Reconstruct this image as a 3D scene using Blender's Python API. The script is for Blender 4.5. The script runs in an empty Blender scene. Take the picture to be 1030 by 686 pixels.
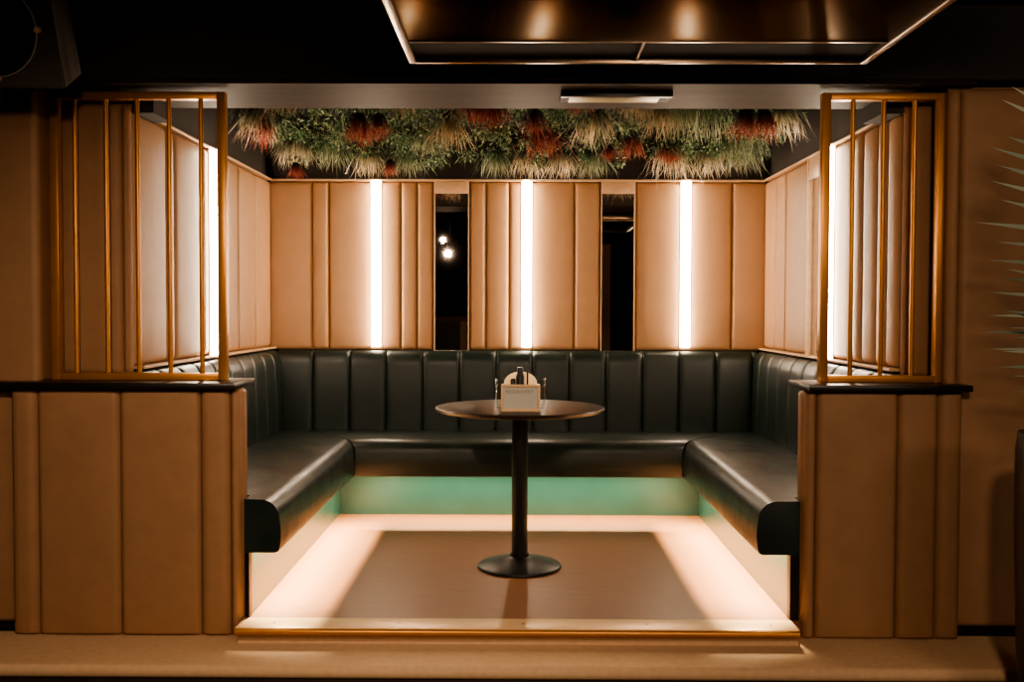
import bpy, bmesh, math, random
from mathutils import Vector, Matrix
C = bpy.context.scene.collection
V = Vector
PI = math.pi
rng = random.Random(7)

# ------------------------------------------------------------------ helpers
def tag(o, label=None, cat=None, group=None, kind=None):
    if label: o['label'] = label
    if cat: o['category'] = cat
    if group: o['group'] = group
    if kind: o['kind'] = kind
    return o

def thing(name, label, cat, loc=(0, 0, 0), group=None):
    o = bpy.data.objects.new(name, None)
    o.empty_display_size = .1
    C.objects.link(o); o.location = loc
    return tag(o, label, cat, group)

def world_loc(o):
    v = V(o.location)
    while o.parent:
        o = o.parent; v += V(o.location)
    return v


class MB:
    """collects shapes into one mesh"""
    def __init__(s):
        s.bm = bmesh.new()
    def box(s, x0, x1, y0, y1, z0, z1, bev=0, M=None, seg=2):
        t = bmesh.new()
        r = bmesh.ops.create_cube(t, size=1)
        for v in t.verts:
            v.co = V(((x0+x1)/2 + v.co.x*(x1-x0), (y0+y1)/2 + v.co.y*(y1-y0), (z0+z1)/2 + v.co.z*(z1-z0)))
        if bev:
            bmesh.ops.bevel(t, geom=t.edges[:], offset=bev, segments=seg, profile=.5, affect='EDGES')
        s.add(t, M)
        return s
    def add(s, t, M=None):
        if M is not None: bmesh.ops.transform(t, matrix=M, verts=t.verts[:])
        me = bpy.data.meshes.new('tmp'); t.to_mesh(me); t.free()
        s.bm.from_mesh(me); bpy.data.meshes.remove(me)
    def lathe(s, prof, c=(0, 0, 0), n=48, M=None):
        t = bmesh.new()
        rings = []
        for r, z in prof:
            if r < 1e-6:
                rings.append([t.verts.new((c[0], c[1], c[2]+z))])
            else:
                rings.append([t.verts.new((c[0]+r*math.cos(2*PI*i/n), c[1]+r*math.sin(2*PI*i/n), c[2]+z)) for i in range(n)])
        for a, b in zip(rings, rings[1:]):
            for i in range(n):
                j = (i+1) % n
                if len(a) == 1 and len(b) == 1: continue
                if len(a) == 1: t.faces.new((a[0], b[j], b[i]))
                elif len(b) == 1: t.faces.new((a[i], a[j], b[0]))
                else: t.faces.new((a[i], a[j], b[j], b[i]))
        bmesh.ops.recalc_face_normals(t, faces=t.faces[:])
        s.add(t, M)
        return s
    def tube(s, pts, r, n=10, r1=None):
        t = bmesh.new(); pts = [V(p) for p in pts]; rings = []
        for k, p in enumerate(pts):
            d = (pts[min(k+1, len(pts)-1)]-pts[max(k-1, 0)]).normalized()
            a = d.orthogonal().normalized() if k == 0 else (pa - d*pa.dot(d)).normalized()
            pa = a; b = d.cross(a)
            rr = r if r1 is None else r+(r1-r)*k/(len(pts)-1)
            rings.append([t.verts.new(p+(a*math.cos(2*PI*i/n)+b*math.sin(2*PI*i/n))*rr) for i in range(n)])
        for A, B in zip(rings, rings[1:]):
            for i in range(n):
                t.faces.new((A[i], A[(i+1) % n], B[(i+1) % n], B[i]))
        t.faces.new(rings[0][::-1]); t.faces.new(rings[-1])
        bmesh.ops.recalc_face_normals(t, faces=t.faces[:])
        s.add(t)
        return s
    def pad(s, O, A, N, w, h, t=.03, r=.035, rz=.03, nx=22, nz=20):
        """padded upholstery channel: O = lower corner on the backing, A = along, N = outward"""
        O, A, N = V(O), V(A).normalized(), V(N).normalized(); Z = V((0, 0, 1))
        b = bmesh.new()
        r = min(r, w/2); rz = min(rz, h/2)
        def samples(L, rad, n):
            e = [rad*(1-math.cos(PI/2*i/6)) for i in range(7)]
            m = [rad+(L-2*rad)*i/(n-12) for i in range(1, n-12)] if L > 2*rad+1e-5 else []
            out = e+m+[L-v for v in reversed(e)]
            res = [out[0]]
            for v in out[1:]:
                if v-res[-1] > 1e-6: res.append(v)
            return res
        us, vs = samples(w, r, nx), samples(h, rz, nz)
        def f(x, L, rad):
            d = min(x, L-x)/rad
            return 1. if d >= 1 else math.sqrt(max(0, 1-(1-d)**2))
        g = [[b.verts.new(O+A*u+Z*v+N*(t*f(u, w, r)*f(v, h, rz)+.004*math.sin(PI*u/w)*f(v, h, rz))) for u in us] for v in vs]
        for i in range(len(vs)-1):
            for j in range(len(us)-1):
                b.faces.new((g[i][j], g[i][j+1], g[i+1][j+1], g[i+1][j]))
        b.faces.ensure_lookup_table(); b.normal_update()
        if b.faces[len(b.faces)//2].normal.dot(N) < 0:
            bmesh.ops.reverse_faces(b, faces=b.faces[:])
        s.add(b)
        return s
    def build(s, name, mat, parent=None, smooth=True, label=None, angle=35, base=False):
        me = bpy.data.meshes.new(name)
        bm = s.bm
        off = V((0, 0, 0))
        if parent is not None:
            off = world_loc(parent) if True else off
        elif base and bm.verts:
            xs = [v.co.x for v in bm.verts]; ys = [v.co.y for v in bm.verts]; zs = [v.co.z for v in bm.verts]
            off = V(((min(xs)+max(xs))/2, (min(ys)+max(ys))/2, min(zs)))
        for v in bm.verts: v.co -= off
        for f in bm.faces: f.smooth = smooth
        if smooth:
            for e in bm.edges:
                if len(e.link_faces) == 2 and e.calc_face_angle(0) > math.radians(angle): e.smooth = False
        bm.to_mesh(me); bm.free()
        me.materials.append(mat)
        o = bpy.data.objects.new(name, me); C.objects.link(o)
        if parent is not None: o.parent = parent
        else: o.location = off
        if label: o['label'] = label
        return o

def struct(name, mb, mat, smooth=False):
    return tag(mb.build(name, mat, None, smooth), kind='structure')

# ------------------------------------------------------------------ materials
def srgb(r, g, b):
    f = lambda c: (c/255/12.92 if c/255 <= .04045 else ((c/255+.055)/1.055)**2.4)
    return (f(r), f(g), f(b), 1)

def mat(name, col, rough=.5, metal=0, noise=0, nscale=30, bump=0, bscale=200, col2=None, stretch=(1, 1, 1),
        coat=0, spec=.5, bdist=.002, rnoise=0, trans=0, ior=1.45):
    m = bpy.data.materials.new(name); m.use_nodes = True
    nt = m.node_tree; P = nt.nodes['Principled BSDF']
    P.inputs['Base Color'].default_value = col
    P.inputs['Roughness'].default_value = rough; P.inputs['Metallic'].default_value = metal
    P.inputs['Coat Weight'].default_value = coat; P.inputs['Coat Roughness'].default_value = .3
    P.inputs['Specular IOR Level'].default_value = spec
    P.inputs['Transmission Weight'].default_value = trans; P.inputs['IOR'].default_value = ior
    tc = nt.nodes.new('ShaderNodeTexCoord'); mp = nt.nodes.new('ShaderNodeMapping')
    mp.inputs['Scale'].default_value = stretch
    nt.links.new(tc.outputs['Object'], mp.inputs['Vector'])
    if noise or col2 or rnoise:
        n = nt.nodes.new('ShaderNodeTexNoise'); n.inputs['Scale'].default_value = nscale; n.inputs['Detail'].default_value = 5
        nt.links.new(mp.outputs['Vector'], n.inputs['Vector'])
        if noise or col2:
            r = nt.nodes.new('ShaderNodeValToRGB')
            r.color_ramp.elements[0].position = .3; r.color_ramp.elements[1].position = .7
            c2 = col2 or tuple(min(1, c*(1+noise)) for c in col[:3])+(1,)
            c1 = col if col2 else tuple(c*(1-noise) for c in col[:3])+(1,)
            r.color_ramp.elements[0].color = c1; r.color_ramp.elements[1].color = c2
            nt.links.new(n.outputs['Fac'], r.inputs['Fac']); nt.links.new(r.outputs['Color'], P.inputs['Base Color'])
        if rnoise:
            mr = nt.nodes.new('ShaderNodeMapRange')
            mr.inputs['From Min'].default_value = .3; mr.inputs['From Max'].default_value = .7
            mr.inputs['To Min'].default_value = max(.02, rough-rnoise); mr.inputs['To Max'].default_value = rough+rnoise
            nt.links.new(n.outputs['Fac'], mr.inputs['Value']); nt.links.new(mr.outputs['Result'], P.inputs['Roughness'])
    if bump:
        n2 = nt.nodes.new('ShaderNodeTexNoise'); n2.inputs['Scale'].default_value = bscale; n2.inputs['Detail'].default_value = 4
        nt.links.new(mp.outputs['Vector'], n2.inputs['Vector'])
        b = nt.nodes.new('ShaderNodeBump'); b.inputs['Strength'].default_value = bump; b.inputs['Distance'].default_value = bdist
        nt.links.new(n2.outputs['Fac'], b.inputs['Height']); nt.links.new(b.outputs['Normal'], P.inputs['Normal'])
    return m

def emit_mat(name, col, strength):
    m = bpy.data.materials.new(name); m.use_nodes = True
    P = m.node_tree.nodes['Principled BSDF']
    P.inputs['Base Color'].default_value = (.8, .8, .8, 1)
    P.inputs['Emission Color'].default_value = col; P.inputs['Emission Strength'].default_value = strength
    return m

M_fabric = mat('beige_leatherette', srgb(172, 132, 97), .5, noise=.05, nscale=9, bump=.12, bscale=420, spec=.35)
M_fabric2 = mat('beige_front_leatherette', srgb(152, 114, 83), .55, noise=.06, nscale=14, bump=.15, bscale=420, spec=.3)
M_leather = mat('dark_green_leather', srgb(22, 33, 28), .41, noise=.12, nscale=7, bump=.32, bscale=38, bdist=.003, spec=.5, rnoise=.07)
M_gold = mat('brushed_gold_paint', srgb(186, 126, 62), .36, metal=.55, noise=.06, nscale=20, spec=.5)
M_black = mat('black_metal', srgb(16, 14, 13), .38, noise=.15, nscale=30, spec=.5)
M_tabletop = mat('dark_laminate', srgb(38, 27, 22), .3, noise=.15, nscale=18, stretch=(1, 6, 1), spec=.5)
M_ledge = mat('dark_stained_wood', srgb(30, 22, 17), .35, noise=.2, nscale=20, stretch=(1, 8, 8))
M_darkwall = mat('black_wall_paint', srgb(46, 39, 34), .75, noise=.15, nscale=6, bump=.1, bscale=300)
M_ceiling = mat('black_ceiling_paint', srgb(34, 29, 25), .75, noise=.15, nscale=5, bump=.1, bscale=200)
M_soffit = mat('brown_soffit_board', srgb(48, 38, 31), .62, noise=.2, nscale=4, stretch=(.6, 3, 3), spec=.12)
M_trim = mat('pale_wood_trim', srgb(196, 160, 126), .4, noise=.08, nscale=30)
M_green = mat('green_plinth_paint', srgb(34, 74, 66), .3, noise=.12, nscale=5, coat=.45, spec=.6)
M_floor = mat('warm_oak_laminate', srgb(116, 76, 46), .47, col2=srgb(130, 88, 55), nscale=6, stretch=(1, 9, 1), bump=.06, bscale=60)
M_carpet = mat('beige_floor_covering', srgb(200, 164, 128), .8, noise=.06, nscale=40, bump=.15, bscale=500)
M_darkfloor = mat('dark_floor', srgb(48, 34, 26), .6, noise=.2, nscale=10)
M_mirror = mat('tinted_mirror', srgb(190, 178, 168), .015, metal=1)
M_panelgloss = mat('glossy_dark_panel', srgb(34, 28, 24), .26, metal=1, noise=.15, nscale=1.2)
M_panelgloss.node_tree.nodes['Principled BSDF'].inputs['Specular Tint'].default_value = (.30, .26, .22, 1)
M_steel = mat('brushed_steel_edge', srgb(150, 130, 112), .3, metal=.9)
M_led = emit_mat('warm_led_diffuser', (1, .80, .585, 1), 35)
M_channel = mat('white_led_channel', srgb(225, 210, 190), .4)
M_wood = mat('light_birch_wood', srgb(226, 188, 146), .5, noise=.08, nscale=25, stretch=(1, 1, 6))
M_birch = mat('pale_birch_board', srgb(244, 220, 186), .5, noise=.04, nscale=25)
def paper_mat(name):
    m = bpy.data.materials.new(name); m.use_nodes = True; nt = m.node_tree; P = nt.nodes['Principled BSDF']
    P.inputs['Base Color'].default_value = srgb(250, 240, 222); P.inputs['Roughness'].default_value = .9
    tl = nt.nodes.new('ShaderNodeBsdfTranslucent'); tl.inputs[0].default_value = srgb(250, 236, 212)
    mx = nt.nodes.new('ShaderNodeMixShader'); mx.inputs[0].default_value = .8; o = nt.nodes['Material Output']
    n = nt.nodes.new('ShaderNodeTexNoise'); n.inputs['Scale'].default_value = 260; bp = nt.nodes.new('ShaderNodeBump'); bp.inputs['Strength'].default_value = .4
    nt.links.new(n.outputs['Fac'], bp.inputs['Height']); nt.links.new(bp.outputs[0], P.inputs['Normal'])
    nt.links.new(P.outputs[0], mx.inputs[1]); nt.links.new(tl.outputs[0], mx.inputs[2]); nt.links.new(mx.outputs[0], o.inputs[0])
    return m
M_napkin = paper_mat('tissue_paper')
M_card = mat('pale_grey_card', srgb(196, 190, 180), .6, noise=.03)
M_ink = mat('grey_brown_ink', srgb(140, 126, 112), .7)
def thin_glass(name):
    m = bpy.data.materials.new(name); m.use_nodes = True; nt = m.node_tree; nt.nodes.clear()
    o = nt.nodes.new('ShaderNodeOutputMaterial'); mx = nt.nodes.new('ShaderNodeMixShader'); f = nt.nodes.new('ShaderNodeLayerWeight')
    tr = nt.nodes.new('ShaderNodeBsdfTransparent'); gl = nt.nodes.new('ShaderNodeBsdfGlossy')
    tr.inputs[0].default_value = (.93, .95, .94, 1); gl.inputs['Roughness'].default_value = .03; f.inputs[0].default_value = .22
    nt.links.new(f.outputs['Facing'], mx.inputs[0]); nt.links.new(tr.outputs[0], mx.inputs[1]); nt.links.new(gl.outputs[0], mx.inputs[2]); nt.links.new(mx.outputs[0], o.inputs[0])
    return m
M_glass = thin_glass('clear_glass')
M_blackplastic = mat('black_plastic', srgb(14, 12, 11), .45, noise=.1)
M_ring = mat('pale_metal_ring', srgb(190, 176, 160), .4, metal=.3)
M_cab = mat('black_cabinet_paint', srgb(60, 52, 45), .45, noise=.1)
M_grille = mat('black_speaker_cloth', srgb(13, 11, 10), .8, bump=.5, bscale=700)
M_chrome = mat('copper_toned_screw', srgb(220, 176, 144), .4, metal=.2)
M_frost = mat('frosted_diffuser', srgb(196, 176, 140), .35, col2=srgb(150, 176, 156), nscale=3)
M_pot = mat('dark_brown_planter', srgb(58, 42, 32), .5, noise=.2, nscale=12)
M_trunk = mat('palm_stem', srgb(52, 44, 30), .8, noise=.3, nscale=20)
M_moss = mat('dark_backing', srgb(16, 15, 12), .9)

def leaf_mat(name, cols, rough=.55):
    m = bpy.data.materials.new(name); m.use_nodes = True
    nt = m.node_tree; P = nt.nodes['Principled BSDF']; P.inputs['Roughness'].default_value = rough
    g = nt.nodes.new('ShaderNodeNewGeometry'); r = nt.nodes.new('ShaderNodeValToRGB')
    while len(r.color_ramp.elements) < len(cols): r.color_ramp.elements.new(.5)
    for i, c in enumerate(cols):
        r.color_ramp.elements[i].position = i/(len(cols)-1); r.color_ramp.elements[i].color = c
    nt.links.new(g.outputs['Random Per Island'], r.inputs['Fac']); nt.links.new(r.outputs['Color'], P.inputs['Base Color'])
    return m

def blade_mat(name, root, mid, tip, L):
    """colour runs along the hanging blade (object height), varied per blade"""
    m = bpy.data.materials.new(name); m.use_nodes = True
    nt = m.node_tree; P = nt.nodes['Principled BSDF']; P.inputs['Roughness'].default_value = .5
    tc = nt.nodes.new('ShaderNodeTexCoord'); sx = nt.nodes.new('ShaderNodeSeparateXYZ')
    mr = nt.nodes.new('ShaderNodeMapRange'); r = nt.nodes.new('ShaderNodeValToRGB')
    mr.inputs['From Min'].default_value = 0; mr.inputs['From Max'].default_value = -L
    r.color_ramp.elements[0].color = root; r.color_ramp.elements[0].position = .2
    e = r.color_ramp.elements.new(.55); e.color = mid
    r.color_ramp.elements[-1].color = tip; r.color_ramp.elements[-1].position = .85
    g = nt.nodes.new('ShaderNodeNewGeometry'); hs = nt.nodes.new('ShaderNodeHueSaturation')
    mv = nt.nodes.new('ShaderNodeMapRange'); mv.inputs['To Min'].default_value = .55; mv.inputs['To Max'].default_value = 1.3
    nt.links.new(tc.outputs['Object'], sx.inputs[0]); nt.links.new(sx.outputs['Z'], mr.inputs['Value'])
    nt.links.new(mr.outputs['Result'], r.inputs['Fac']); nt.links.new(r.outputs['Color'], hs.inputs['Color'])
    nt.links.new(g.outputs['Random Per Island'], mv.inputs['Value']); nt.links.new(mv.outputs['Result'], hs.inputs['Value'])
    nt.links.new(hs.outputs['Color'], P.inputs['Base Color'])
    return m

M_leaf = leaf_mat('mixed_green_leaves', [srgb(44, 60, 42), srgb(86, 118, 80), srgb(66, 96, 68), srgb(136, 158, 116), srgb(94, 130, 88), srgb(180, 188, 156)])
M_cream = blade_mat('cream_grass', srgb(44, 54, 32), srgb(176, 168, 138), srgb(240, 226, 200), .17)
M_tan = blade_mat('tan_grass', srgb(48, 46, 28), srgb(150, 134, 104), srgb(206, 186, 154), .17)
M_red = blade_mat('red_grass', srgb(26, 22, 16), srgb(126, 50, 40), srgb(176, 92, 76), .15)
M_gg = blade_mat('green_grass', srgb(36, 54, 34), srgb(122, 138, 104), srgb(188, 192, 164), .18)
M_palm = leaf_mat('grey_green_palm', [srgb(112, 122, 106), srgb(150, 156, 136), srgb(130, 138, 118)])

# ------------------------------------------------------------------ camera (floor of the booth is z = 0, y runs into the booth)
cam = bpy.data.cameras.new('camera'); co = bpy.data.objects.new('camera', cam); C.objects.link(co)
cam.sensor_width = 36; cam.lens = 36*1000/1030; cam.clip_start = .05
pitch, yaw, roll = math.atan(31/1000), .007, math.radians(.17)
co.location = (0, 0, 1.223)
co.rotation_mode = 'XYZ'
R = Matrix.Rotation(yaw, 4, 'Z') @ Matrix.Rotation(PI/2-pitch, 4, 'X') @ Matrix.Rotation(roll, 4, 'Z')
co.rotation_euler = R.to_euler('XYZ')
bpy.context.scene.camera = co
EYE = 1.223

XL, XR, YB = -1.60, 1.575, 6.40        # inner faces of the booth
ZP = -.066                              # step in front of the booth
ZF = -.236                              # room floor
ZS = 2.105                              # underside of the header
ZC = 2.40

# ------------------------------------------------------------------ room shell
struct('floor', MB().box(-4.5, 4, -3.5, 3.56, ZF-.1, ZF), M_darkfloor)
struct('trim_2', MB().box(-4.5, 4, 3.545, 4.4, ZP-.05, ZP, bev=.024, seg=6).box(-1.085, 1.08, 3.80, 3.95, ZP, -.022), M_carpet, True)
struct('trim_riser', MB().box(-4.5, 4, 3.56, 3.60, ZF, ZP-.05), M_darkfloor)  # shade on the step's front face put in as a darker material
struct('trim_3', MB().box(-1.085, 1.08, 3.785, 3.90, -.022, 0).box(-1.085, 1.11, 3.90, 4.12, ZP, 0).box(XL-.05, XR+.05, 4.12, YB+.05, ZP, 0), M_floor)
struct('wall_back', MB().box(XL-.2, XR+.2, YB+.03, YB+.2, ZP, 2.6), M_darkwall)
struct('wall_left', MB().box(XL-.2, XL-.03, 4.14, YB+.03, ZP, 2.6), M_darkwall)
struct('wall_right', MB().box(XR+.03, XR+.2, 4.14, YB+.03, ZP, 2.6), M_darkwall)
struct('wall_front_left', MB().box(-4.5, -1.93, 3.96, 4.14, ZP, ZS).box(-1.94, XL-.03, 4.13, 4.25, ZP, ZS), M_fabric2)
struct('wall_front_right', MB().box(1.78, 4, 3.96, 4.14, ZP, ZS).box(XR+.03, 1.79, 4.13, 4.25, ZP, ZS), M_fabric2)
struct('wall_room_left', MB().box(-4.6, -4.5, -3.5, 4.3, ZF, ZC), M_darkwall)
struct('wall_room_right', MB().box(4, 4.1, -3.5, 4.3, ZF, ZC), M_darkwall)
struct('wall_room_rear', MB().box(-4.6, 4.1, -3.6, -3.5, ZF, ZC), M_darkwall)
struct('ceiling', MB().box(-4.6, 4.1, -3.6, 4.0, ZC, ZC+.1), M_ceiling)
struct('ceiling_booth', MB().box(XL-.2, XR+.2, 4.3, YB+.2, 2.42, 2.52), M_darkwall)
struct('wall_header', MB().box(-4.5, 4, 3.87, 4.37, ZS+.012, 2.6), M_darkwall)
struct('trim_soffit', MB().box(-1.92, 1.77, 3.885, 4.36, ZS-.004, ZS+.012), M_soffit)
struct('trim_beam_left', MB().box(XL-.03, XL+.085, 4.13, 4.36, 2.035, ZS-.004), M_darkwall)
struct('trim_beam_right', MB().box(XR-.085, XR+.03, 4.13, 4.36, 2.035, ZS-.004), M_darkwall)
struct('baseboard_left', MB().box(-4.5, -2.0, 3.925, 3.96, ZP, ZP+.032), M_black)
struct('baseboard_right', MB().box(1.74, 4, 3.925, 3.96, ZP, ZP+.032), M_black)
# thin ledges capping the wall upholstery
struct('trim_upper_back', MB().box(XL, XR, YB-.02, YB+.03, 2.048, 2.060, bev=.003), M_trim)
struct('trim_upper_left', MB().box(XL-.03, XL+.016, 4.36, YB-.02, 2.048, 2.060, bev=.003), M_trim)
struct('trim_upper_right', MB().box(XR-.016, XR+.03, 4.36, YB-.02, 2.048, 2.060, bev=.003), M_trim)
struct('trim_lower_left', MB().box(XL-.03, XL+.035, 4.14, YB, .972, .984, bev=.003), M_trim)
struct('trim_lower_right', MB().box(XR-.035, XR+.03, 4.14, YB, .972, .984, bev=.003), M_trim)

# brass edge strip of the booth floor
t = thing('edge_strip', 'brass nosing strip along the front edge of the booth floor', 'floor edging', (0, 3.80, 0))
MB().box(-1.085, 1.075, 3.765, 3.895, 0, .004, bev=.0015).build('tread_plate', mat('pale_brass', srgb(214, 178, 136), .4, metal=.35), t)
MB().tube([(-1.085, 3.768, -.012), (1.075, 3.768, -.012)], .0135, 16).build('rounded_nosing', M_gold, t)
for sx in (-.95, -.46, .02, .50, .98):
    MB().lathe([(0, .0055), (.004, .0052), (.0055, .004)], (sx, 3.83, 0), 12).build('screw', M_black, t)

# ------------------------------------------------------------------ wall upholstery
Z0, Z1 = .985, 2.046
def back_panel(label, seams, group=None):
    r = thing('padded_wall_panel', label, 'wall panel', ((seams[0]+seams[-1])/2, YB, Z0), group)
    for a, b in zip(seams, seams[1:]):
        MB().pad((a, YB+.03, Z0-.02), (1, 0, 0), (0, -1, 0), b-a, Z1-Z0+.02, .03, .022).build('pad', M_fabric, r)
    return r
k = YB/1000
bx = lambda px: (px-522)*k
back_panel('beige padded panel on the back wall in the left corner, left of the left mirror', [XL-.028, bx(314), bx(331), bx(403), bx(419), bx(435.5)])
back_panel('beige padded panel in the middle of the back wall between the two mirrors', [bx(472.5), bx(489), bx(512), bx(577), bx(603)])
back_panel('beige padded panel on the back wall in the right corner, right of the right mirror', [bx(639), bx(735), XR+.028])

def side_panel(label, side, ys):
    X = XL if side < 0 else XR
    r = thing('padded_wall_panel', label, 'wall panel', (X, (ys[0]+ys[-1])/2, Z0))
    for a, b in zip(ys, ys[1:]):
        w = b-a
        MB().pad((X+side*.03, a, Z0), (0, 1, 0), (-side, 0, 0), w, Z1-Z0, .034, .03 if w > .2 else .045).build('pad', M_fabric, r)
    return r
side_panel('beige padded panel on the left booth side wall, around the light strip', -1, [4.15, 4.51, 4.62, 5.03, 5.44, 5.66, 6.02, YB+.0])
side_panel('beige padded panel on the right booth side wall, from the mirror forward', 1, [4.15, 4.29, 4.41, 4.59, 4.72, 5.17])
side_panel('beige padded panel on the right booth side wall, between mirror and back corner', 1, [5.44, 5.90, 6.13, YB+.0])

def front_panel(label, x0, seams, y, z0, z1, m=M_fabric2, tt=.03):
    r = thing('padded_wall_panel', label, 'wall panel', ((seams[0]+seams[-1])/2, y, z0))
    for a, b in zip(seams, seams[1:]):
        MB().pad((a, y, z0), (1, 0, 0), (0, -1, 0), b-a, z1-z0, tt, .03).build('pad', m, r)
    return r
front_panel('brown padded panel on the front wall left of the left brass screen', 0, [-3.0, -1.905], 3.96, ZP+.03, 2.1)
front_panel('shaded padded panel behind the left brass screen, facing the room', 0, [-1.925, -1.64, XL-.005], 4.13, .95, 2.07)
front_panel('brown padded panel on the front wall right of the right brass screen', 0, [1.685, 1.735, 2.6], 3.96, ZP+.03, 2.1)
front_panel('narrow padded panel behind the right brass screen, facing the room', 0, [XR+.005, 1.70], 4.13, .95, 2.07)

# mirrors
def mirror(label, x0, x1):
    r = thing('wall_mirror', label, 'mirror', ((x0+x1)/2, YB, .97))
    MB().box(x0, x1, YB+.012, YB+.02, .96, 1.972).build('mirror_glass', M_mirror, r, False)
    e = MB()
    e.box(x0-.002, x0+.006, YB-.004, YB+.012, .96, 2.046); e.box(x1-.006, x1+.002, YB-.004, YB+.012, .96, 2.046)
    e.build('mirror_edge', M_trim, r, False)
    MB().box(x0+.006, x1-.006, YB-.01, YB+.03, 1.972, 2.046, bev=.004).build('top_block', M_trim, r)
mirror('tall narrow mirror on the back wall left of the middle light strip', bx(436.5), bx(471.5))
mirror('tall narrow mirror on the back wall right of the middle light strip', bx(604), bx(638))
r = thing('wall_mirror', 'tall narrow mirror on the right booth side wall beside the brass screen', 'mirror', (XR, 5.305, .985))
MB().box(XR+.018, XR+.028, 5.18, 5.43, .986, 1.93).build('mirror_glass', M_mirror, r, False)
MB().box(XR-.012, XR+.018, 5.43, 5.438, .986, 2.046).box(XR-.012, XR+.018, 5.172, 5.18, .986, 2.046).build('mirror_edge', M_trim, r, False)
MB().box(XR-.008, XR+.028, 5.18, 5.43, 1.93, 2.046, bev=.004).build('top_block', M_trim, r)

# LED light strips
def led_back(label, x):
    r = thing('light_strip', label, 'wall light', (x, YB-.01, Z0))
    MB().box(x-.036, x+.036, YB-.010, YB+.003, Z0, Z1, bev=.002).build('channel', M_channel, r)
    prof = [(-.030, 0), (-.029, .012), (-.022, .025), (-.010, .033), (0, .035), (.010, .033), (.022, .025), (.029, .012), (.030, 0)]
    b = bmesh.new()
    lo = [b.verts.new((x+p, YB-.0102-q, Z0+.003)) for p, q in prof]; hi = [b.verts.new((x+p, YB-.0102-q, Z1-.003)) for p, q in prof]
    for i in range(len(prof)): j = (i+1) % len(prof); b.faces.new((lo[i], lo[j], hi[j], hi[i]))
    b.faces.new(lo[::-1]); b.faces.new(hi); bmesh.ops.recalc_face_normals(b, faces=b.faces[:])
    m = MB(); m.add(b); m.build('diffuser', M_led, r)
led_back('glowing vertical light strip left of the left mirror on the back wall', bx(378.5))
led_back('glowing vertical light strip in the middle of the back wall behind the table', bx(529.5))
led_back('glowing vertical light strip right of the right mirror on the back wall', bx(688.5))
def led_side(label, side, y):
    X = XL if side < 0 else XR
    r = thing('light_strip', label, 'wall light', (X, y, Z0)); n = -side
    xs = sorted((X+n*.003, X+n*.012))
    MB().box(xs[0], xs[1], y-.036, y+.036, Z0, Z1, bev=.002).build('channel', M_channel, r)
    prof = [(-.030, 0), (-.029, .012), (-.022, .025), (-.010, .033), (0, .035), (.010, .033), (.022, .025), (.029, .012), (.030, 0)]
    b = bmesh.new()
    lo = [b.verts.new((X+n*(.0122+q), y+p, Z0+.003)) for p, q in prof]; hi = [b.verts.new((X+n*(.0122+q), y+p, Z1-.003)) for p, q in prof]
    for i in range(len(prof)): j = (i+1) % len(prof); b.faces.new((lo[i], lo[j], hi[j], hi[i]))
    b.faces.new(lo[::-1]); b.faces.new(hi); bmesh.ops.recalc_face_normals(b, faces=b.faces[:])
    m = MB(); m.add(b); m.build('diffuser', M_led, r)
led_side('glowing vertical light strip on the left side wall behind the brass screen', -1, 5.14)
led_side('glowing vertical light strip on the right side wall behind the brass screen', 1, 5.0)

# ------------------------------------------------------------------ half walls with ledges
def half_wall(label, xo, xi, seams, side):
    """xi = inner (booth side) front corner, xo = outer end"""
    r = thing('half_wall', label, 'partition', ((xo+xi)/2, 3.97, ZP))
    a, b = sorted((xo, xi)); ins = .028
    ca, cb = (a+.01, b-ins) if side < 0 else (a+ins, b-.01)
    MB().box(ca, cb, 3.90, 3.968, ZP, .912).build('core', M_darkwall, r, False)
    for p, q in zip(seams, seams[1:]):
        MB().pad((p, 3.90, ZP), (1, 0, 0), (0, -1, 0), q-p, .912-ZP, .03, .026 if q-p > .12 else .034, .018).build('pad', M_fabric2, r)
    xc = cb if side < 0 else ca
    MB().pad((xc, 3.885, ZP), (0, 1, 0), (-side, 0, 0), .085, .912-ZP, .03, .03, .018).build('end_pad', M_fabric2, r)
    return r
half_wall('left padded half wall in four wide and narrow channels', -1.997, -1.088, [-1.997, -1.892, -1.567, -1.25, -1.132, -1.090], -1)
half_wall('right padded half wall in three channels under the narrower screen', 1.733, 1.114, [1.116, 1.164, 1.482, 1.637, 1.733], 1)
tag(MB().box(-2.06, -1.098, 3.825, 4.125, .913, .938, bev=.003).build('ledge', M_ledge, base=True), 'dark wooden ledge on top of the left half wall', 'ledge')
tag(MB().box(1.118, 1.748, 3.825, 4.125, .913, .938, bev=.003).build('ledge', M_ledge, base=True), 'dark wooden ledge on top of the right half wall', 'ledge')

# brass screens
def screen(label, x0, x1, bars):
    y0, y1, z0, z1, w = 3.972, 4.012, .9385, 2.088, .033
    r = thing('brass_screen', label, 'screen', ((x0+x1)/2, 3.99, z0))
    MB().box(x0, x0+w, y0, y1, z0, z1, bev=.003).build('post', M_gold, r)
    MB().box(x1-w, x1, y0, y1, z0, z1, bev=.003).build('post', M_gold, r)
    MB().box(x0+w, x1-w, y0, y1, z0, z0+.028, bev=.003).build('rail', M_gold, r)
    MB().box(x0+w, x1-w, y0, y1, z1-.028, z1, bev=.003).build('rail', M_gold, r)
    for bxx in bars:
        MB().tube([(bxx, 3.992, z0+.027), (bxx, 3.992, z1-.027)], .0095, 14).build('bar', M_gold, r)
kf = 3.99/1000
fx = lambda px: (px-522)*kf
screen('wide gold frame screen with five bars on the left half wall', fx(52), fx(228), [fx(p) for p in (75.5, 107, 138.5, 170.5, 202.5)])
screen('narrow gold frame screen with three bars on the right half wall', fx(823), fx(946), [fx(p) for p in (854.5, 885, 916)])

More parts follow.
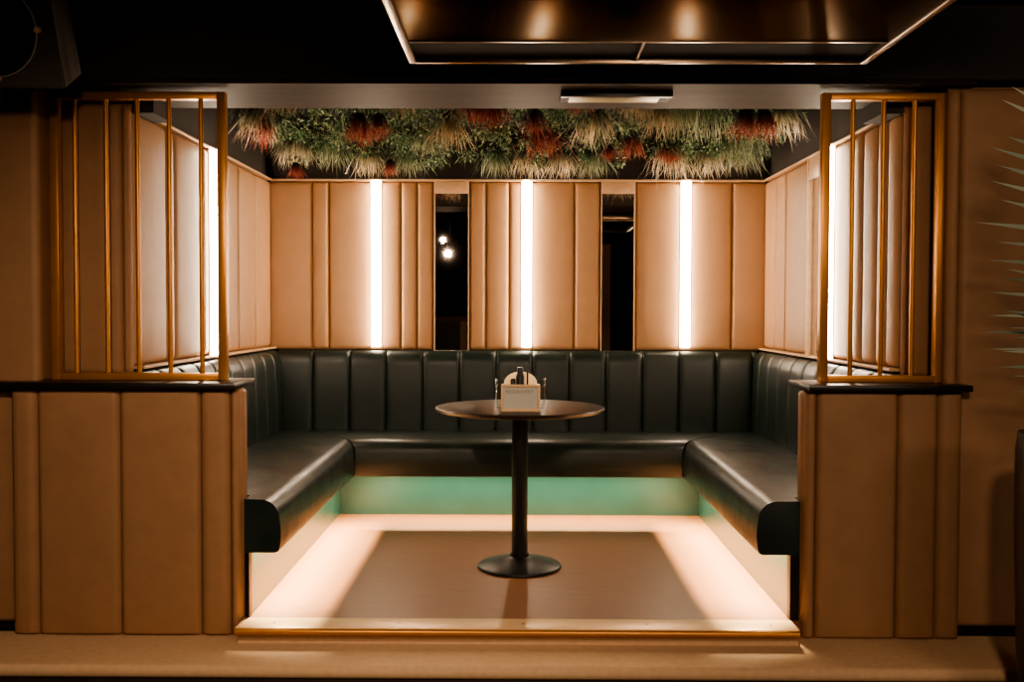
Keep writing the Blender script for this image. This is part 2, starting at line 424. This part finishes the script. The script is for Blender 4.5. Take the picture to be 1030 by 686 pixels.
# ------------------------------------------------------------------ banquette
def sweep_profile(prof, starts, ends, axis):
    """prof: (a, z) points; swept along axis between per-point starts/ends"""
    b = bmesh.new()
    P = (lambda a, s, z: (a, s, z)) if axis == 'y' else (lambda a, s, z: (s, a, z))
    n = 24
    rings = [[b.verts.new(P(a, s+(e-s)*k/n, z)) for (a, z), s, e in zip(prof, starts, ends)] for k in range(n+1)]
    m = len(prof)
    for A, B in zip(rings, rings[1:]):
        for i in range(m):
            j = (i+1) % m; b.faces.new((A[i], A[j], B[j], B[i]))
    f1 = b.faces.new(rings[0]); f2 = b.faces.new(rings[-1][::-1])
    bmesh.ops.recalc_face_normals(b, faces=b.faces[:])
    return b
SZ, SB = .474, .262        # seat top, lower edge of the seat front
def seat_profile(back, front):
    d = 1 if front > back else -1
    r = .075
    L_ = abs(front-back)-r
    p = []
    for i in range(0, 7):
        q = L_*(1-i/7); p.append((front-d*(r+q), SZ-.022*(q/.6)**2))
    for i in range(0, 9):
        a = PI/2*i/8; p.append((front-d*r+d*r*math.sin(a), SZ-r+r*math.cos(a)))
    for i in range(1, 5): p.append((front+d*.006*math.sin(PI*i/5), SZ-r-(SZ-r-SB-.02)*i/5))
    p += [(front, SB+.018), (front-d*.005, SB+.005), (front-d*.018, SB), (front-d*.042, SB), (front-d*.042, .338), (back, .338)]
    return p
def back_profile(n=14):
    """offset from the wall, height; rounded over at the top"""
    p = [(.105, .43), (.102, .55), (.098, .68), (.094, .80), (.088, .865)]
    for i in range(1, 10):
        a = PI/2*i/9; p.append((.028+.060*math.cos(a), .865+.098*math.sin(a)))
    p.append((.0, .963))
    return p
def channel_back(O, A, N, L, seam0, pitch_, name, parent, depth=.016):
    b = bmesh.new(); O, A, N = V(O), V(A), V(N); prof = back_profile()
    seams = [seam0+i*pitch_ for i in range(-2, 20) if .01 < seam0+i*pitch_ < L-.01]
    us = {0., L}
    for s in seams:
        for d in (-.035, -.024, -.015, -.009, -.005, -.002, 0, .002, .005, .009, .015, .024, .035): us.add(s+d)
    for i in range(int(L/.02)): us.add(i*.02)
    us = sorted(u for u in us if 0 <= u <= L); us = [u for i, u in enumerate(us) if i == 0 or u-us[i-1] > 1e-4]
    def g(u):
        if not seams: return 0
        d = min(abs(u-s) for s in seams)
        return depth*(1-math.sqrt(max(0, 1-(1-min(1, d/.035))**2)))
    norms = []
    for i in range(len(prof)):
        a = V(prof[max(0, i-1)]); c = V(prof[min(len(prof)-1, i+1)]); t = (c-a).normalized(); norms.append(V((t.y, -t.x)))
    G = []
    for u in us:
        row = []
        for i, (o_, z) in enumerate(prof):
            q = g(u) if i < len(prof)-2 else 0
            o2 = o_-norms[i].x*q; z2 = z-norms[i].y*q
            row.append(b.verts.new(O+A*u+N*o2+V((0, 0, z2))))
        G.append(row)
    for i in range(len(us)-1):
        for j in range(len(prof)-1):
            b.faces.new((G[i][j], G[i+1][j], G[i+1][j+1], G[i][j+1]))
    # back and bottom closing
    for i in range(len(us)-1):
        pass
    b.normal_update()
    if sum(f.normal.dot(N) for f in b.faces) < 0: bmesh.ops.reverse_faces(b, faces=b.faces[:])
    # end caps
    for row in (G[0], G[-1]):
        v0 = b.verts.new(V(row[-1].co.to_tuple())-V((0, 0, .963-.43)))
        try: b.faces.new(row+[v0])
        except ValueError: pass
    m = MB(); m.add(b)
    return m.build(name, M_leather, parent, angle=50)
BX = .100
LEDM = emit_mat('warm_underseat_led', (1, .80, .60, 1), 3)
YS = 3.895                  # front end of the side seats
SF_L, SF_R, SFB = -.944, .944, 5.68
PL_L, PL_R, PLB = -1.068, 1.075, 5.907
for side, word in ((-1, 'left'), (1, 'right')):
    X = XL if side < 0 else XR; SF = SF_L if side < 0 else SF_R; PLX = PL_L if side < 0 else PL_R
    r = thing('banquette', 'dark green leather bench section along the %s side of the booth' % word, 'bench', (X-side*.3, 5.0, 0))
    back = X-side*.09
    prof = seat_profile(back, SF)
    yb = lambda a: SFB-.006+(YB-.095-SFB)*min(1, max(0, (abs(a)-abs(SF))/(abs(back)-abs(SF))))
    b = sweep_profile(prof, [3.985]*len(prof), [yb(a) for a, z in prof], 'y')
    m = MB(); m.add(b)
    stub = -1.082 if side < 0 else 1.108      # narrower end between the half walls
    pf = seat_profile(stub, SF)
    b = sweep_profile(pf, [YS+.055]*len(pf), [3.9855]*len(pf), 'y'); m.add(b)
    pf = pf[:-3]+[(stub, SB)]
    b = sweep_profile(pf, [YS]*len(pf), [YS+.055]*len(pf), 'y')
    ed = [q for q in b.edges if all(abs(v.co.y-YS) < 1e-4 for v in q.verts) and max(v.co.z for v in q.verts) > SB+.001 and max(abs(v.co.x) for v in q.verts) < abs(stub)-.001]
    bmesh.ops.bevel(b, geom=ed, offset=.016, segments=4, profile=.5, affect='EDGES', clamp_overlap=True)
    m.add(b)
    s = m.build('seat', M_leather, r, angle=45)
    L = YB-.06-4.10
    channel_back((X, 4.10, 0), (0, 1, 0), (-side, 0, 0), L, (.18 if side < 0 else .20), .233, 'backrest', r)
    x0, x1 = sorted((PLX, PLX+side*.03))
    MB().box(x0, x1, YS+.042, YB-.2, 0, .3379).build('plinth', M_green, r, False)
    x0, x1 = sorted((PLX-side*.003, stub))
    MB().box(x0, x1, YS+.002, YS+.0415, 0.001, SB-.001).build('end_post', M_black, r, False)
    xl = SF+side*.100
    MB().box(xl-.006, xl+.006, YS+.08, SFB, .331, .3375).build('light_strip', LEDM, r, False)
    la = bpy.data.lights.new('underseat_light_'+word, 'AREA'); la.shape = 'RECTANGLE'; la.size = .012; la.size_y = SFB-YS-.1
    la.energy = 34; la.spread = math.radians(100); la.color = (1, .79, .50)
    lo = bpy.data.objects.new('underseat_light_'+word, la); C.objects.link(lo); lo.location = (xl, (YS+SFB)/2, .3295); lo.rotation_euler = (0, math.radians(14)*side, 0)
# back section
r = thing('banquette', 'dark green leather bench section along the back wall', 'bench', (0, 6.1, 0))
backy = YB-.09
prof = seat_profile(backy, SFB)
def xe(a, side):
    SF = SF_L if side < 0 else SF_R; bk = (XL+.095) if side < 0 else (XR-.095)
    u = min(1, max(0, (a-SFB)/(backy-SFB)))
    return SF-side*.006+(bk-SF)*u
b = sweep_profile(prof, [xe(a, -1) for a, z in prof], [xe(a, 1) for a, z in prof], 'x')
m = MB(); m.add(b); s = m.build('seat', M_leather, r, angle=45)
bv = s.modifiers.new('soft_edges', 'BEVEL'); bv.width = .018; bv.segments = 3; bv.limit_method = 'ANGLE'; bv.angle_limit = math.radians(60)
channel_back((XL+.06, YB, 0), (1, 0, 0), (0, -1, 0), XR-XL-.12, .083-.233*8-(XL+.06), .2335, 'backrest', r)
MB().box(PL_L-.001, PL_R+.001, PLB, PLB+.03, 0, .3379).build('plinth', M_green, r, False)
yl = SFB+.100
MB().box(SF_L, SF_R, yl-.006, yl+.006, .331, .3375).build('light_strip', LEDM, r, False)
la = bpy.data.lights.new('underseat_light_back', 'AREA'); la.shape = 'RECTANGLE'; la.size = SF_R-SF_L-.02; la.size_y = .012
la.energy = 26; la.spread = math.radians(150); la.color = (1, .79, .50)
lo = bpy.data.objects.new('underseat_light_back', la); C.objects.link(lo); lo.location = (0, yl, .3295); lo.rotation_euler = (math.radians(-14), 0, 0)

# ------------------------------------------------------------------ table and what stands on it
TX, TY = .006, 4.70
t = thing('pedestal_table', 'round dark bistro table on a black pedestal in the booth', 'table', (TX, TY, 0))
MB().lathe([(0, .742), (.36, .742), (.385, .746), (.398, .754), (.401, .760), (.399, .764), (.394, .766), (0, .766)], (TX, TY, 0), 96).build('tabletop', M_tabletop, t)
MB().lathe([(0, .05), (.038, .05), (.038, .715), (.10, .728), (.10, .7415), (0, .7415)], (TX, TY, 0), 40).build('pole', M_black, t)
MB().lathe([(0, 0), (.192, 0), (.198, .006), (.196, .014), (.184, .021), (.10, .038), (.055, .050), (.045, .055), (.045, .07), (0, .07)], (TX, TY, 0), 72).build('base', M_black, t)

HX, HY, HZ = .008, 4.46, .7665
t = thing('menu_holder', 'light wooden box holder with framed reserved card on the table', 'holder', (HX, HY, HZ))
w, h, dep = .176, .122, .10
x0, x1 = HX-w/2, HX+w/2
m = MB()
m.box(x0, x1, HY, HY+.014, HZ, HZ+.014, bev=.0015).box(x0, x1, HY, HY+.014, HZ+h-.012, HZ+h, bev=.0015)
m.box(x0, x0+.011, HY, HY+.014, HZ+.014, HZ+h-.012, bev=.0015).box(x1-.011, x1, HY, HY+.014, HZ+.014, HZ+h-.012, bev=.0015)
m.build('front_frame', M_wood, t)
m = MB(); m.box(x0+.002, x0+.010, HY+.0141, HY+dep, HZ, HZ+h-.004).box(x1-.010, x1-.002, HY+.0141, HY+dep, HZ, HZ+h-.004)
m.box(x0+.010, x1-.010, HY+.0141, HY+dep, HZ, HZ+.008)
m.build('box_sides', M_wood, t, False)
c = MB().box(x0+.0105, x1-.0105, HY+.007, HY+.010, HZ+.0135, HZ+h-.0115).build('card', M_card, t, False)
cu = bpy.data.curves.new('lettering', 'FONT'); cu.body = 'RESERVIERT'; cu.size = .022; cu.align_x = 'CENTER'; cu.extrude = .0002; cu.space_character = 1.1
to = bpy.data.objects.new('lettering', cu); C.objects.link(to)
bpy.context.view_layer.update()
dg = bpy.context.evaluated_depsgraph_get()
me = bpy.data.meshes.new_from_object(to.evaluated_get(dg)); bpy.data.objects.remove(to)
me.transform(Matrix.Translation((HX-.004, HY+.0066, HZ+.082)) @ Matrix.Rotation(PI/2, 4, 'X'))
me.transform(Matrix.Translation(-V(t.location)))
me.materials.clear(); me.materials.append(M_ink)
lt = bpy.data.objects.new('lettering', me); C.objects.link(lt); lt.parent = c; lt.location = (0, 0, 0)
MB().box(x0+.002, x1-.002, HY+dep+.0005, HY+dep+.008, HZ, HZ+h-.004).build('back_board', M_wood, t, False)
# arched paper napkins in the holder
t3 = thing('paper_napkins', 'arched stack of pale paper napkins in the wooden holder behind the bottle', 'napkins', (HX, HY+.08, HZ+.0085))
for q in range(2):
    b = bmesh.new(); rw = .075; yq = HY+.078+q*.004; zt = HZ+.124-q*.001
    pts = [(HX-rw, HZ+.0085), (HX+rw, HZ+.0085), (HX+rw, zt)]
    for i in range(1, 16):
        a = PI*i/16; pts.append((HX+rw*math.cos(a), zt+.052*math.sin(a)))
    pts.append((HX-rw, zt))
    f = b.faces.new([b.verts.new((x, yq, z)) for x, z in pts])
    m = MB(); m.add(b); m.build('napkin', M_napkin, t3, False)
# black things standing in the holder
t2 = thing('black_bottle', 'slim black bottle standing upright in the wooden holder', 'bottle', (HX-.002, HY+.055, HZ+.0085))
MB().lathe([(0, 0), (.017, 0), (.019, .004), (.019, .150), (.015, .158), (.0, .158)], (HX-.002, HY+.055, HZ+.0085), 28).build('body', M_blackplastic, t2)
MB().lathe([(0, .1582), (.014, .1582), (.014, .186), (.012, .189), (0, .189)], (HX-.002, HY+.055, HZ+.0085), 24).build('cap', M_black, t2)
tag(MB().box(HX-.046, HX-.022, HY+.035, HY+.072, HZ+.0085, HZ+.146, bev=.008, seg=3).build('black_packet', M_blackplastic, base=True), 'low black packet in the wooden holder left of the bottle', 'packet')
tag(MB().tube([(HX+.030, HY+.055, HZ+.0085), (HX+.032, HY+.057, HZ+.185)], .004, 8).build('black_stick', M_blackplastic, base=True), 'thin black stick in the wooden holder right of the bottle', 'stick')
def glass(x, y, hh, label):
    pr = [(0, 0), (.026, 0), (.029, .004), (.033, hh-.001), (.0335, hh), (.0322, hh), (.0312, hh-.001), (.0275, .012), (0, .010)]
    tag(MB().lathe(pr, (x, y, HZ+.0002), 36).build('drinking_glass', M_glass, base=True), label, 'glass', 'glasses beside the holder')
glass(HX-.088, HY+.18, .135, 'clear drinking glass on the table left of the wooden holder')
glass(HX+.088, HY+.18, .135, 'clear drinking glass on the table right of the wooden holder')

# ------------------------------------------------------------------ hanging greenery
GZ = 2.40
def tuft_mesh(name, m, n, L, spread, wid, seed):
    rg = random.Random(seed); b = bmesh.new()
    for i in range(n):
        a = rg.uniform(0, 2*PI); rr = rg.random()**.6*spread; l = L*rg.uniform(.65, 1.05)
        p0 = V((math.cos(a)*.035*rg.random(), math.sin(a)*.035*rg.random(), 0)); d = V((math.cos(a), math.sin(a), 0))
        side = V((-math.sin(a), math.cos(a), 0)); tw = rg.uniform(-1, 1); side = (side+d*tw*.6).normalized()
        prev = None; K = 6; bx_, by_ = rg.gauss(0, .045), rg.gauss(0, .045); lift = rg.uniform(-.1, .35)
        for kx in range(K+1):
            u = kx/K
            out = rr*(1-(1-u)**1.8); zz = -l*(u-lift*u**3*(.35+rr/spread*.5))/(1-.25*max(0, lift))+.02*math.sin(u*PI)
            c = p0+d*out+V((bx_*u*u+rg.uniform(-.004, .004), by_*u*u+rg.uniform(-.004, .004), zz)); ww = wid*(1-u)**.6*.5+.0004
            q = (b.verts.new(c-side*ww), b.verts.new(c+side*ww))
            if prev: b.faces.new((prev[0], prev[1], q[1], q[0]))
            prev = q
    me = bpy.data.meshes.new(name); b.to_mesh(me); b.free(); me.materials.append(m)
    return me
KIND = {
    'cream': ('cream_grass_tuft', [tuft_mesh('cream_grass', M_cream, 120, .21, .125, .007, s) for s in (1, 2)], 'grass tuft', 'cream grass tufts in the hanging garden'),
    'tan': ('tan_grass_tuft', [tuft_mesh('tan_grass', M_tan, 120, .21, .105, .0065, s) for s in (3, 4)], 'grass tuft', 'tan grass tufts in the hanging garden'),
    'red': ('red_grass_tuft', [tuft_mesh('red_grass', M_red, 120, .19, .075, .0065, s) for s in (5, 6)], 'red plant', 'red tufts in the hanging garden'),
    'green': ('green_grass_tuft', [tuft_mesh('green_grass', M_gg, 110, .22, .13, .007, s) for s in (7, 8)], 'grass tuft', 'green grass tufts in the hanging garden'),
}
# (x in metres, depth, kind, scale, how far it drops, label)
def gx(px, d): return (px-522)*d/1000
TUFTS = [
    (239, 145, 'cream', 1.0, 'cream grass tuft at the far left end of the hanging garden'),
    (262, 150, 'red', 1.0, 'red tuft near the left end, between two cream tufts'),
    (272, 168, 'cream', .95, 'lower cream tuft in the left corner, right of the red tuft'),
    (300, 168, 'cream', .95, 'second low cream tuft from the left corner'),
    (298, 183, 'red', .6, 'small dark red sprig drooping low in the left corner'),
    (280, 120, 'tan', .8, 'tan tuft high up near the left end of the garden'),
    (335, 172, 'green', 1.0, 'green grass tuft left of the left light strip'),
    (360, 150, 'red', 1.0, 'red tuft high above the left light strip, the larger one'),
    (381, 143, 'red', .75, 'smaller red tuft just right of the larger one over the left strip'),
    (371, 180, 'cream', .95, 'cream tuft hanging straight over the left light strip'),
    (392, 180, 'red', .6, 'little red tuft low down right of the left light strip'),
    (408, 180, 'green', .95, 'green grass tuft low down left of the left mirror'),
    (402, 119, 'tan', .8, 'tan tuft at the top front edge, left of the left mirror'),
    (451, 152, 'tan', 1.1, 'large tan tuft hanging over the left mirror'),
    (478, 131, 'red', 1.05, 'dull red tuft at the front edge, right of the large tan one'),
    (498, 132, 'red', .9, 'dull red tuft at the front edge, left of the long red one'),
    (498, 180, 'green', .9, 'pale green tuft low down left of the middle light strip'),
    (529, 181, 'cream', .95, 'cream tuft hanging straight over the middle light strip'),
    (546, 164, 'red', 1.35, 'long bright red tuft hanging right of the middle light strip'),
    (536, 140, 'red', .8, 'short red tuft just left of the long bright red one'),
    (564, 181, 'cream', .95, 'cream tuft low down right of the middle light strip'),
    (597, 149, 'cream', 1.1, 'large cream tuft high up over the right mirror'),
    (595, 181, 'green', .95, 'pale green tuft low down left of the right mirror'),
    (583, 118, 'red', .8, 'red tuft at the top front edge under the emergency lamp'),
    (612, 164, 'red', .6, 'small red tuft above the right mirror, beside the wide red one'),
    (634, 162, 'red', .9, 'wide low red tuft above the right edge of the right mirror'),
    (671, 170, 'red', .95, 'red tuft in front of a wide cream tuft near the right strip'),
    (673, 182, 'cream', 1.25, 'wide cream tuft behind a red one left of the right strip'),
    (684, 139, 'green', 1.2, 'large grey green tuft high above the right light strip'),
    (662, 140, 'tan', 1.0, 'olive tan tuft high up left of the grey green ones'),
    (710, 145, 'green', 1.2, 'large grey green tuft high up right of the right strip'),
    (712, 179, 'cream', 1.0, 'loose cream tuft low down right of the right light strip'),
    (748, 144, 'red', .95, 'bright red tuft near the right end, left one of the pair'),
    (765, 142, 'red', .85, 'bright red tuft near the right end, right one of the pair'),
    (750, 177, 'green', 1.05, 'long green tuft hanging low in the right corner'),
    (735, 166, 'green', .9, 'green grass tuft left of the long one in the right corner'),
    (787, 164, 'green', 1.05, 'green grass tuft at the right end below the cream one'),
    (804, 144, 'cream', 1.05, 'cream grass tuft at the far right end of the hanging garden'),
    (640, 125, 'tan', .9, 'tan tuft at the top front edge over the right mirror'),
    (430, 160, 'green', .9, 'green grass tuft above the left edge of the left mirror'),
]
for i, (px, py, kd, sc, label) in enumerate(TUFTS):
    nm, mes, cat, grp = KIND[kd]
    drop = {'cream': .21, 'tan': .21, 'red': .19, 'green': .22}[kd]*sc
    ztop = 2.335
    ztip = 2.10
    d = min(6.16, max(4.62, 1000*(ztip-EYE)/(312-py)))
    # tips near the back wall hang lower when the photo shows them lower
    if kd == 'red': d = max(4.62, d-.16)
    ztip2 = EYE+(312-py)*d/1000
    root = ztip2+drop*.95
    o = bpy.data.objects.new(nm, mes[i % 2]); C.objects.link(o)
    x = gx(px, d)
    x = max(XL+.22, min(XR-.22, x))
    o.location = (x, d, min(root, GZ-.01))
    o.rotation_euler = (rng.uniform(-.12, .12), rng.uniform(-.12, .12), rng.uniform(0, 6.28)); o.scale = (sc*.9, sc*.9, sc)
    tag(o, label, cat, grp)
    if o.location.z < 2.30:      # a thin stem up to the planting board
        m = MB(); p = V(o.location)
        m.tube([(0, 0, -.01), (.004, .012, (2.38-p.z)*.5), (0, .02, 2.386-p.z)], .004, 6, .005)
        st_ = m.build('stem', M_trunk); st_.location = (0, 0, 0); st_.parent = o
        st_.rotation_euler = (0, 0, 0)
        o.rotation_euler = (0, 0, o.rotation_euler.z); st_.scale = (1, 1, 1/sc)
# leafy mat between the tufts
b = bmesh.new(); rg = random.Random(3)
def leaf(p, l, w, dirv, up):
    s = dirv.cross(up).normalized()
    q = [b.verts.new(p), b.verts.new(p+dirv*l*.5+s*w*.5), b.verts.new(p+dirv*l), b.verts.new(p+dirv*l*.5-s*w*.5)]
    b.faces.new(q)
for i in range(620):
    cx, cy = rg.uniform(XL+.10, XR-.10), rg.uniform(4.42, 6.22)
    cz = rg.uniform(2.29-.14*min(1, max(0, (cy-5.0)/1.1)), 2.36-.08*min(1, max(0, (cy-5.0)/1.1))); R_ = rg.uniform(.035, .075)
    fern = rg.random() < .45
    for j in range(38 if not fern else 30):
        dv = V((rg.gauss(0, 1), rg.gauss(0, 1), rg.gauss(-.5, .9))).normalized()
        p = V((cx, cy, cz))+dv*R_*rg.uniform(.3, 1)
        lv = (dv+V((rg.gauss(0, .5), rg.gauss(0, .5), rg.gauss(-.3, .5)))).normalized()
        up = V((rg.gauss(0, 1), rg.gauss(0, 1), rg.gauss(0, 1))).normalized()
        if fern: leaf(p, rg.uniform(.03, .06), rg.uniform(.003, .006), lv, up)
        else: leaf(p, rg.uniform(.018, .034), rg.uniform(.010, .017), lv, up)
m = MB(); m.add(b)
fo = m.build('leafy_foliage', M_leaf, smooth=False)
tag(fo, 'dense mat of small green leaves and ferns on the booth ceiling', 'foliage', kind='stuff')
struct('trim_garden_board', MB().box(XL+.06, XR-.06, 4.40, 6.30, 2.385, 2.42), M_moss)

# ------------------------------------------------------------------ ceiling things
t = thing('ceiling_panel', 'glossy dark suspended ceiling panel with pale metal edge in front', 'ceiling panel', (.41, 2.8, 2.08))
PX0, PX1, PY0, PY1, PZ = -.384, 1.205, 1.9, 3.49, 2.08
MB().box(PX0+.012, PX1-.012, PY0+.012, PY1-.012, PZ+.02, 2.20).build('body', M_moss, t, False)
e = MB(); e.box(PX0, PX0+.024, PY0, PY1, PZ, PZ+.03, bev=.002).box(PX1-.024, PX1, PY0, PY1, PZ, PZ+.03, bev=.002)
e.box(PX0+.024, PX1-.024, PY1-.012, PY1, PZ, PZ+.03, bev=.002).box(PX0+.024, PX1-.024, PY0, PY0+.012, PZ, PZ+.03, bev=.002)
e.build('edge_frame', M_steel, t, label='pale metal edge frame')
MB().box(PX0+.026, PX1-.026, PY0+.014, 3.215, PZ+.004, PZ+.019, bev=.002).build('gloss_sheet', M_panelgloss, t)
MB().box(.398, .406, 3.22, PY1-.013, PZ+.006, PZ+.018).box(PX0+.026, PX1-.026, 3.216, 3.224, PZ+.002, PZ+.018).build('divider', M_steel, t, False)
for sx in (PX0+.1, PX1-.1):
    for sy in (PY0+.1, PY1-.15):
        MB().tube([(sx, sy, 2.2), (sx, sy, ZC)], .006, 8).build('hanger_rod', M_black, t)

t = thing('emergency_light', 'flat black emergency luminaire fixed under the header', 'emergency light', (.385, 4.07, ZS-.004))
MB().box(.165, .612, 4.0, 4.03, ZS-.028, ZS-.0045, bev=.002).build('housing', M_black, t)
MB().box(.165, .612, 4.031, 4.15, ZS-.020, ZS-.0045, bev=.002).build('back_plate', M_soffit, t)
MB().box(.20, .565, 4.033, 4.13, ZS-.026, ZS-.0205, bev=.002).build('diffuser', M_frost, t, label='frosted lens with a greenish tint')
for sx in (.178, .598): MB().lathe([(0, -.003), (.005, -.002), (.006, 0)], (sx, 4.075, ZS-.0205), 12).build('screw', M_black, t)

# loudspeaker, tilted down towards the room
sl = V((-1.715, 3.44, 2.047))
t = thing('loudspeaker', 'black loudspeaker hung under the ceiling at the top left', 'speaker', sl)
RM = Matrix.Translation(sl) @ Matrix.Rotation(math.radians(14), 4, 'X')
b = bmesh.new()
f4 = [(-.22, -.16, -.06), (.215, -.16, -.06), (.19, -.16, .33), (-.22, -.16, .33)]
b4 = [(-.15, .13, -.02), (.15, .13, -.02), (.13, .13, .27), (-.15, .13, .27)]
A = [b.verts.new(p) for p in f4]; B = [b.verts.new(p) for p in b4]
b.faces.new(A); b.faces.new(B[::-1])
for i in range(4): b.faces.new((A[i], B[i], B[(i+1) % 4], A[(i+1) % 4]))
bmesh.ops.recalc_face_normals(b, faces=b.faces[:]); bmesh.ops.bevel(b, geom=b.edges[:], offset=.006, segments=2, affect='EDGES')
m = MB(); m.add(b, RM); m.build('cabinet', M_cab, t)
RC = RM @ Matrix.Translation((-.005, -.1605, .125)) @ Matrix.Rotation(PI/2, 4, 'X')
m = MB(); m.lathe([(0, .006), (.12, .010), (.143, .006), (.145, 0), (0, 0)], n=56, M=RC); m.build('cone_cover', M_grille, t)
m = MB(); m.lathe([(.145, 0), (.1465, .007), (.1478, .007), (.149, 0)], n=72, M=RC); m.build('ring', M_ring, t, label='thin pale metal ring')
for a in (0, 90, 180, 270):
    m = MB(); m.lathe([(0, .014), (.009, .013), (.011, .010), (.011, 0)], ((.152)*math.cos(math.radians(a)), (.152)*math.sin(math.radians(a)), 0), 20, RC); m.build('bolt', M_chrome, t)
m = MB(); m.tube([RM @ V((0, 0, .28)), V((sl.x, sl.y-.05, ZC))], .02, 10); m.build('bracket', M_black, t)

# ------------------------------------------------------------------ potted palm at the right
px_, py_ = 1.815, 3.25
t = thing('potted_palm', 'potted palm with grey green fronds at the right edge', 'plant', (px_, py_, ZF))
MB().lathe([(0, 0), (.12, 0), (.135, .02), (.16, .35), (.172, .75), (.172, 1.0), (.165, 1.06), (.15, 1.06), (.15, 1.0), (0, 1.0)], (px_, py_, ZF), 40).build('planter', M_pot, t)
FR = [  # stem curve: top point relative to the planter centre, bulge, leaflet length
    ((-.17, -.20), 1.80, .25, 0), ((-.14, -.26), 1.50, .22, .4), ((.06, -.22), 1.78, .2, 2), ((.24, .05), 1.9, .2, 3), ((.10, .14), 1.62, .18, 4), ((.30, -.16), 1.55, .2, 5)]
for (ex, ey), top, ll, sd in FR:
    base = V((px_+.1*ex, py_+.1*ey, ZF+1.0)); pts = []
    for j in range(13):
        u = j/12
        pts.append(base+V((ex*u**1.6, ey*u**1.6, (top-base.z)*(u-.12*u**3)/.88)))
    f = MB(); f.tube(pts, .006, 6, .002)
    b = bmesh.new()
    for j in range(17):
        u = .22+.78*j/16; kx = min(11, int(u*12)); p = pts[kx].lerp(pts[kx+1], u*12-kx)
        tdir = (pts[kx+1]-pts[kx]).normalized()
        for sgn in (-1, 1):
            ang = rg.uniform(-.3, .3)+sd*.35
            sv = V((math.cos(ang)*sgn, math.sin(ang)*sgn, 0))
            l = ll*(.75+.4*math.sin(PI*min(1, u)))*rg.uniform(.85, 1.1)
            dv = (sv+tdir*(.15+.8*u**3)+V((0, 0, rg.uniform(-.12, .06)))).normalized()
            wv = dv.cross(V((0, 1, .4))).normalized()*.0075
            pm = p+dv*l*.5+V((0, 0, .006)); pe = p+dv*l+V((0, 0, -.012))
            a0, a1 = b.verts.new(p-wv*.4), b.verts.new(p+wv*.4); m0, m1 = b.verts.new(pm-wv), b.verts.new(pm+wv); e0 = b.verts.new(pe)
            b.faces.new((a0, a1, m1, m0)); b.faces.new((m0, m1, e0))
    f.add(b); f.build('frond', M_palm, t)

# ------------------------------------------------------------------ the room behind (seen in the mirrors)
def spot_lamp(label, x, y, tx, ty, tz, power, ang=95, rad=.035, z=2.06):
    d = (V((tx, ty, tz))-V((x, y, z))).normalized()
    t = thing('spotlight', label, 'ceiling light', (x, y, z), 'ceiling spotlights in the room')
    q = V((0, 0, -1)).rotation_difference(d).to_matrix().to_4x4(); Mx = Matrix.Translation((x, y, z)) @ q
    m = MB(); m.lathe([(.030, -.055), (.042, -.06), (.045, -.055), (.045, .05), (.03, .065), (0, .065)], n=28, M=Mx); m.build('lamp_head', M_black, t)
    m = MB(); m.tube([(x, y, z+.03), (x, y, ZC)], .010, 10); m.build('stem', M_black, t)
    l = bpy.data.lights.new('spot_beam', 'SPOT'); l.energy = power; l.color = (1, .76, .54); l.spot_size = math.radians(ang); l.spot_blend = .9; l.shadow_soft_size = rad
    lo = bpy.data.objects.new('spot_beam', l); C.objects.link(lo); lo.location = V((x, y, z))+d*.075
    lo.rotation_euler = d.to_track_quat('-Z', 'Y').to_euler()
spot_lamp('black ceiling spotlight in the room, left of the camera', -.79, 1.55, -1.3, 3.9, .3, 76, z=1.9)
spot_lamp('black ceiling spotlight in the room, right of the camera', .75, .6, 1.15, 3.9, .3, 84, rad=.10)

spot_lamp('black ceiling spotlight at the rear of the room, seen in the left mirror', -1.12, -2.0, -1.6, 1.0, -.2, 25, z=2.31)
t = thing('bar_counter', 'brown framed bar counter at the rear, seen in the left mirror', 'counter', (-1.3, -3.0, ZF))
MB().box(-2.2, -.80, -3.2, -2.7, 1.05, 1.12, bev=.004).build('counter_top', M_fabric2, t)
MB().box(-.92, -.82, -3.15, -2.75, ZF, 1.0495).build('end_panel', M_trim, t, False)
MB().box(-2.15, -.9205, -3.15, -2.8, ZF, 1.0495).build('front_panel', M_ledge, t, False)
t = MB()
for i in range(8): t.tube([(1.26+i*.03, -3.38, ZF), (1.26+i*.03, -3.38, 2.3)], .017, 10)
tag(t.build('curtain', M_trim, base=True), 'pale pleated curtain at the rear of the room, seen in the right mirror', 'curtain')
fl = bpy.data.lights.new('rear_fill_light', 'AREA'); fl.shape = 'RECTANGLE'; fl.size = 1.4; fl.size_y = 1.2; fl.energy = 60; fl.color = (1, .78, .58)  # added soft fill behind the camera, no real fixture; lifts the dark areas
fo_ = bpy.data.objects.new('rear_fill_light', fl); C.objects.link(fo_); fo_.location = (3.15, -1.4, 2.36); fo_.rotation_euler = (math.radians(35), 0, 0)

# ------------------------------------------------------------------ world and view
w = bpy.data.worlds.new('world'); bpy.context.scene.world = w; w.use_nodes = True
w.node_tree.nodes['Background'].inputs[0].default_value = (.03, .022, .016, 1)
w.node_tree.nodes['Background'].inputs[1].default_value = .6
sc = bpy.context.scene
sc.view_settings.view_transform = 'AgX'
try: sc.view_settings.look = 'AgX - Medium High Contrast'
except Exception: pass
sc.view_settings.exposure = 0.8
